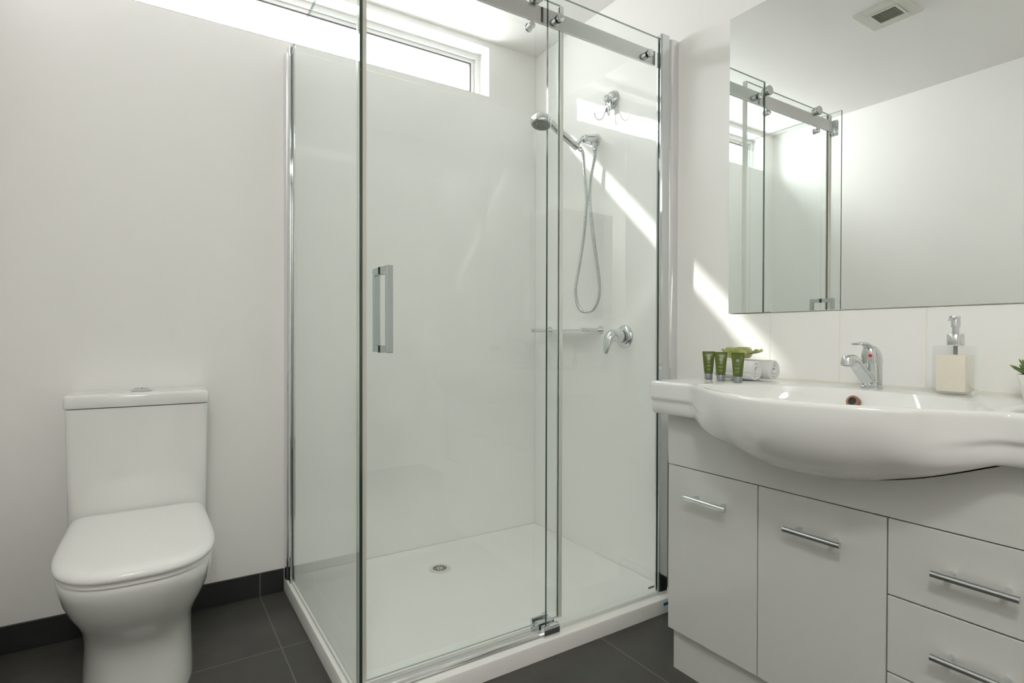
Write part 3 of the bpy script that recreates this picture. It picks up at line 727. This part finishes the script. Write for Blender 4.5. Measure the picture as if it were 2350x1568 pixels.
for nm, yb, dirs in (('crimped_end', -1.297, -1), ('crimped_end', -1.228, 1)):
    bm = nb(); rows = []
    for k in range(6):
        s = k/5; L_ = .030 if dirs < 0 else .009
        row = []
        for i in range(25):
            u = i/24*2-1; wd = (.010+.014*s)
            pleat = .0028*math.sin(u*pi*6)*(.4+s)
            row.append((-.135+u*wd+(.012*s if dirs < 0 else 0), yb+dirs*L_*s*(1-.12*abs(u)+.10*math.sin(u*5)), zc+.013+pleat+.010*s*s))
        rows.append(row)
    top = [[bm.verts.new(p) for p in r] for r in rows]; bot = [[bm.verts.new((p[0], p[1], p[2]-.0006)) for p in r] for r in rows]
    for g in (top, bot):
        for a, b in zip(g[:-1], g[1:]):
            for i in range(24): bm.faces.new((a[i], a[i+1], b[i+1], b[i]))
    for a, b in ((top[0], bot[0]), (top[-1], bot[-1])):
        for i in range(24): bm.faces.new((a[i], a[i+1], b[i+1], b[i]))
    for i in range(5):
        for c in (0, 24): bm.faces.new((top[i][c], top[i+1][c], bot[i+1][c], bot[i][c]))
    obj(nm, bm, WRAPM, so, angle=80)
bm = nb(); box(bm, (-.145, -1.262, zc+.0318), (-.125, -1.240, zc+.0328)); obj('label_print', bm, POTM, so, smooth=False)

# toiletry tubes: stood on the cap, body flattening to a wide crimp
def make_tube():
    t = thing('toiletry_tube', 'x', 'toiletry', (0, 0, 0), 'green toiletry tubes')
    bm = nb(); lathe(bm, [(.0098, 0), (.0108, .0008), (.0114, .0150), (.0108, .0160), (0, .0160)], (0, 0, 0), n=32, sx=1, sy=1); obj('cap', bm, CAPG, t)
    bm = nb(); rg = []
    for k in range(15):
        s = k/14; z = .0162+.0575*s
        rx = .0116+.0052*s; ry = .0112*(1-s**1.5)+.0006
        if k == 14: z = .0737
        rg.append([bm.verts.new((ry*math.cos(2*pi*i/36), rx*math.sin(2*pi*i/36), z)) for i in range(36)])
    rg.append([bm.verts.new((.0006*math.copysign(1, math.cos(2*pi*i/36)), .0168*math.sin(2*pi*i/36), .079)) for i in range(36)])
    loft_rings(bm, rg); body = obj('tube_body', bm, GREENT, t, angle=50)
    bm = nb()   # pale tree emblem and lines of small print on the front (-X side)
    def surf(y, z):
        s = max(0, min(1, (z-.0162)/.0575)); rx = .0116+.0052*s; ry = .0112*(1-s**1.5)+.0006
        return -(ry*math.sqrt(max(0, 1-(y/rx)**2)))-.00025
    def patch(y0, y1, z0, z1):
        n = 5; a = []; 
        for i in range(n+1):
            y = y0+(y1-y0)*i/n; a.append([bm.verts.new((surf(y, z0), y, z0)), bm.verts.new((surf(y, z1), y, z1)), bm.verts.new((surf(y, z1)+.0002, y, z1)), bm.verts.new((surf(y, z0)+.0002, y, z0))])
        loft_rings(bm, a)
    for k in range(7):
        u = (k+.5)/7*2-1; hw = .0042*math.sqrt(1-u*u); z = .0585+u*.0034
        patch(-hw, hw, z-.00028, z+.00028)
    patch(-.0003, .0003, .0525, .0555); patch(-.0016, .0016, .0522, .0526)
    patch(-.0045, .0045, .0470, .0476); patch(-.0060, .0060, .0375, .0388)
    patch(-.0052, .0052, .0310, .0314); patch(-.0058, .0050, .0285, .0289); patch(-.0048, .0056, .0260, .0264)
    obj('label_print', bm, PRINT, body, smooth=False)
    return t
tb = make_tube()
spots = [(-.2105, -1.213, 38, 'leftmost of the three green tubes, standing nearest the shower frame'),
         (-.2365, -1.276, 35, 'middle of the three green tubes, standing in front of the towels'),
         (-.2515, -1.343, 24, 'rightmost of the three green tubes, in front of the towel roll end')]
for i, (x, y, a, lb) in enumerate(spots):
    o = tb if i == 0 else copy_tree(tb)
    o.scale = (1.06, 1.06, 1.06); o.location = (x, y, TOPZ+.0004); o.rotation_euler.z = math.radians(a); o['label'] = lb

# ---------------------------------------------------------------- ceiling vent; unseen fill lamp added to brighten the room
vt = thing('ceiling_vent', 'square cream exhaust vent with a dark grille in the ceiling, reflected in the mirror', 'vent', (-1.069, -1.151, H))
vx, vy = -1.069, -1.151
bm = nb(); a, b_ = .097, .052
for lo, hi in (((vx-a, vy-a), (vx+a, vy-b_-.006)), ((vx-a, vy+b_+.006), (vx+a, vy+a)), ((vx-a, vy-b_-.006), (vx-b_-.006, vy+b_+.006)), ((vx+b_+.006, vy-b_-.006), (vx+a, vy+b_+.006))):
    box(bm, (*lo, H-.010), (*hi, H), .001, 1)
obj('frame', bm, VENTW, vt, smooth=False)
bm = nb(); box(bm, (vx-b_, vy-b_, H-.0015), (vx+b_, vy+b_, H)); obj('duct', bm, DARKV, vt, smooth=False)
bm = nb()
for s in (-1, 1):
    box(bm, (vx+s*b_-.005, vy-b_-.005, H-.012), (vx+s*b_+.005, vy+b_+.005, H-.001)); box(bm, (vx-b_+.005, vy+s*b_-.005, H-.012), (vx+b_-.005, vy+s*b_+.005, H-.001))
obj('inner_frame', bm, VENTW, vt, smooth=False)
bm = nb()
for i in range(1, 13):
    q = -b_+2*b_*i/13; box(bm, (vx+q-.0006, vy-b_, H-.010), (vx+q+.0006, vy+b_, H-.0015))
for i in range(1, 8):
    q = -b_+2*b_*i/8; box(bm, (vx-b_, vy+q-.0006, H-.0098), (vx+b_, vy+q+.0006, H-.0015))
obj('grille', bm, VENTG, vt, smooth=False)
lp = thing('added_fill_lamp', 'round white fill lamp added unseen on the ceiling behind the camera', 'lamp', (-1.80, -2.55, H))
bm = nb(); lathe(bm, [(.19, 0), (.19, .03), (.18, .035), (.175, .03)], (-1.80, -2.55, H), (0, 0, -1), n=48); obj('fill_lamp_base', bm, ALUW, lp)
EM = bpy.data.materials.new('fill_lamp_diffuser'); EM.use_nodes = True
pb = EM.node_tree.nodes['Principled BSDF']; pb.inputs['Base Color'].default_value = (.9, .9, .88, 1)
pb.inputs['Emission Color'].default_value = (1, .97, .92, 1); pb.inputs['Emission Strength'].default_value = 1.0
bm = nb(); lathe(bm, [(.175, .03), (.165, .045), (.12, .060), (.06, .067), (0, .069)], (-1.80, -2.55, H), (0, 0, -1), n=48); obj('fill_lamp_shade', bm, EM, lp)
ld = bpy.data.lights.new('fill_lamp_light', 'AREA'); ld.shape = 'DISK'; ld.size = .34; ld.energy = FILL_W; ld.color = (.985, 1, .945)
lo_ = bpy.data.objects.new('fill_lamp_light', ld); C.objects.link(lo_); lo_.location = (-1.80, -2.55, H-.073)
for o in bpy.data.objects:
    if '_o' in o: del o['_o']
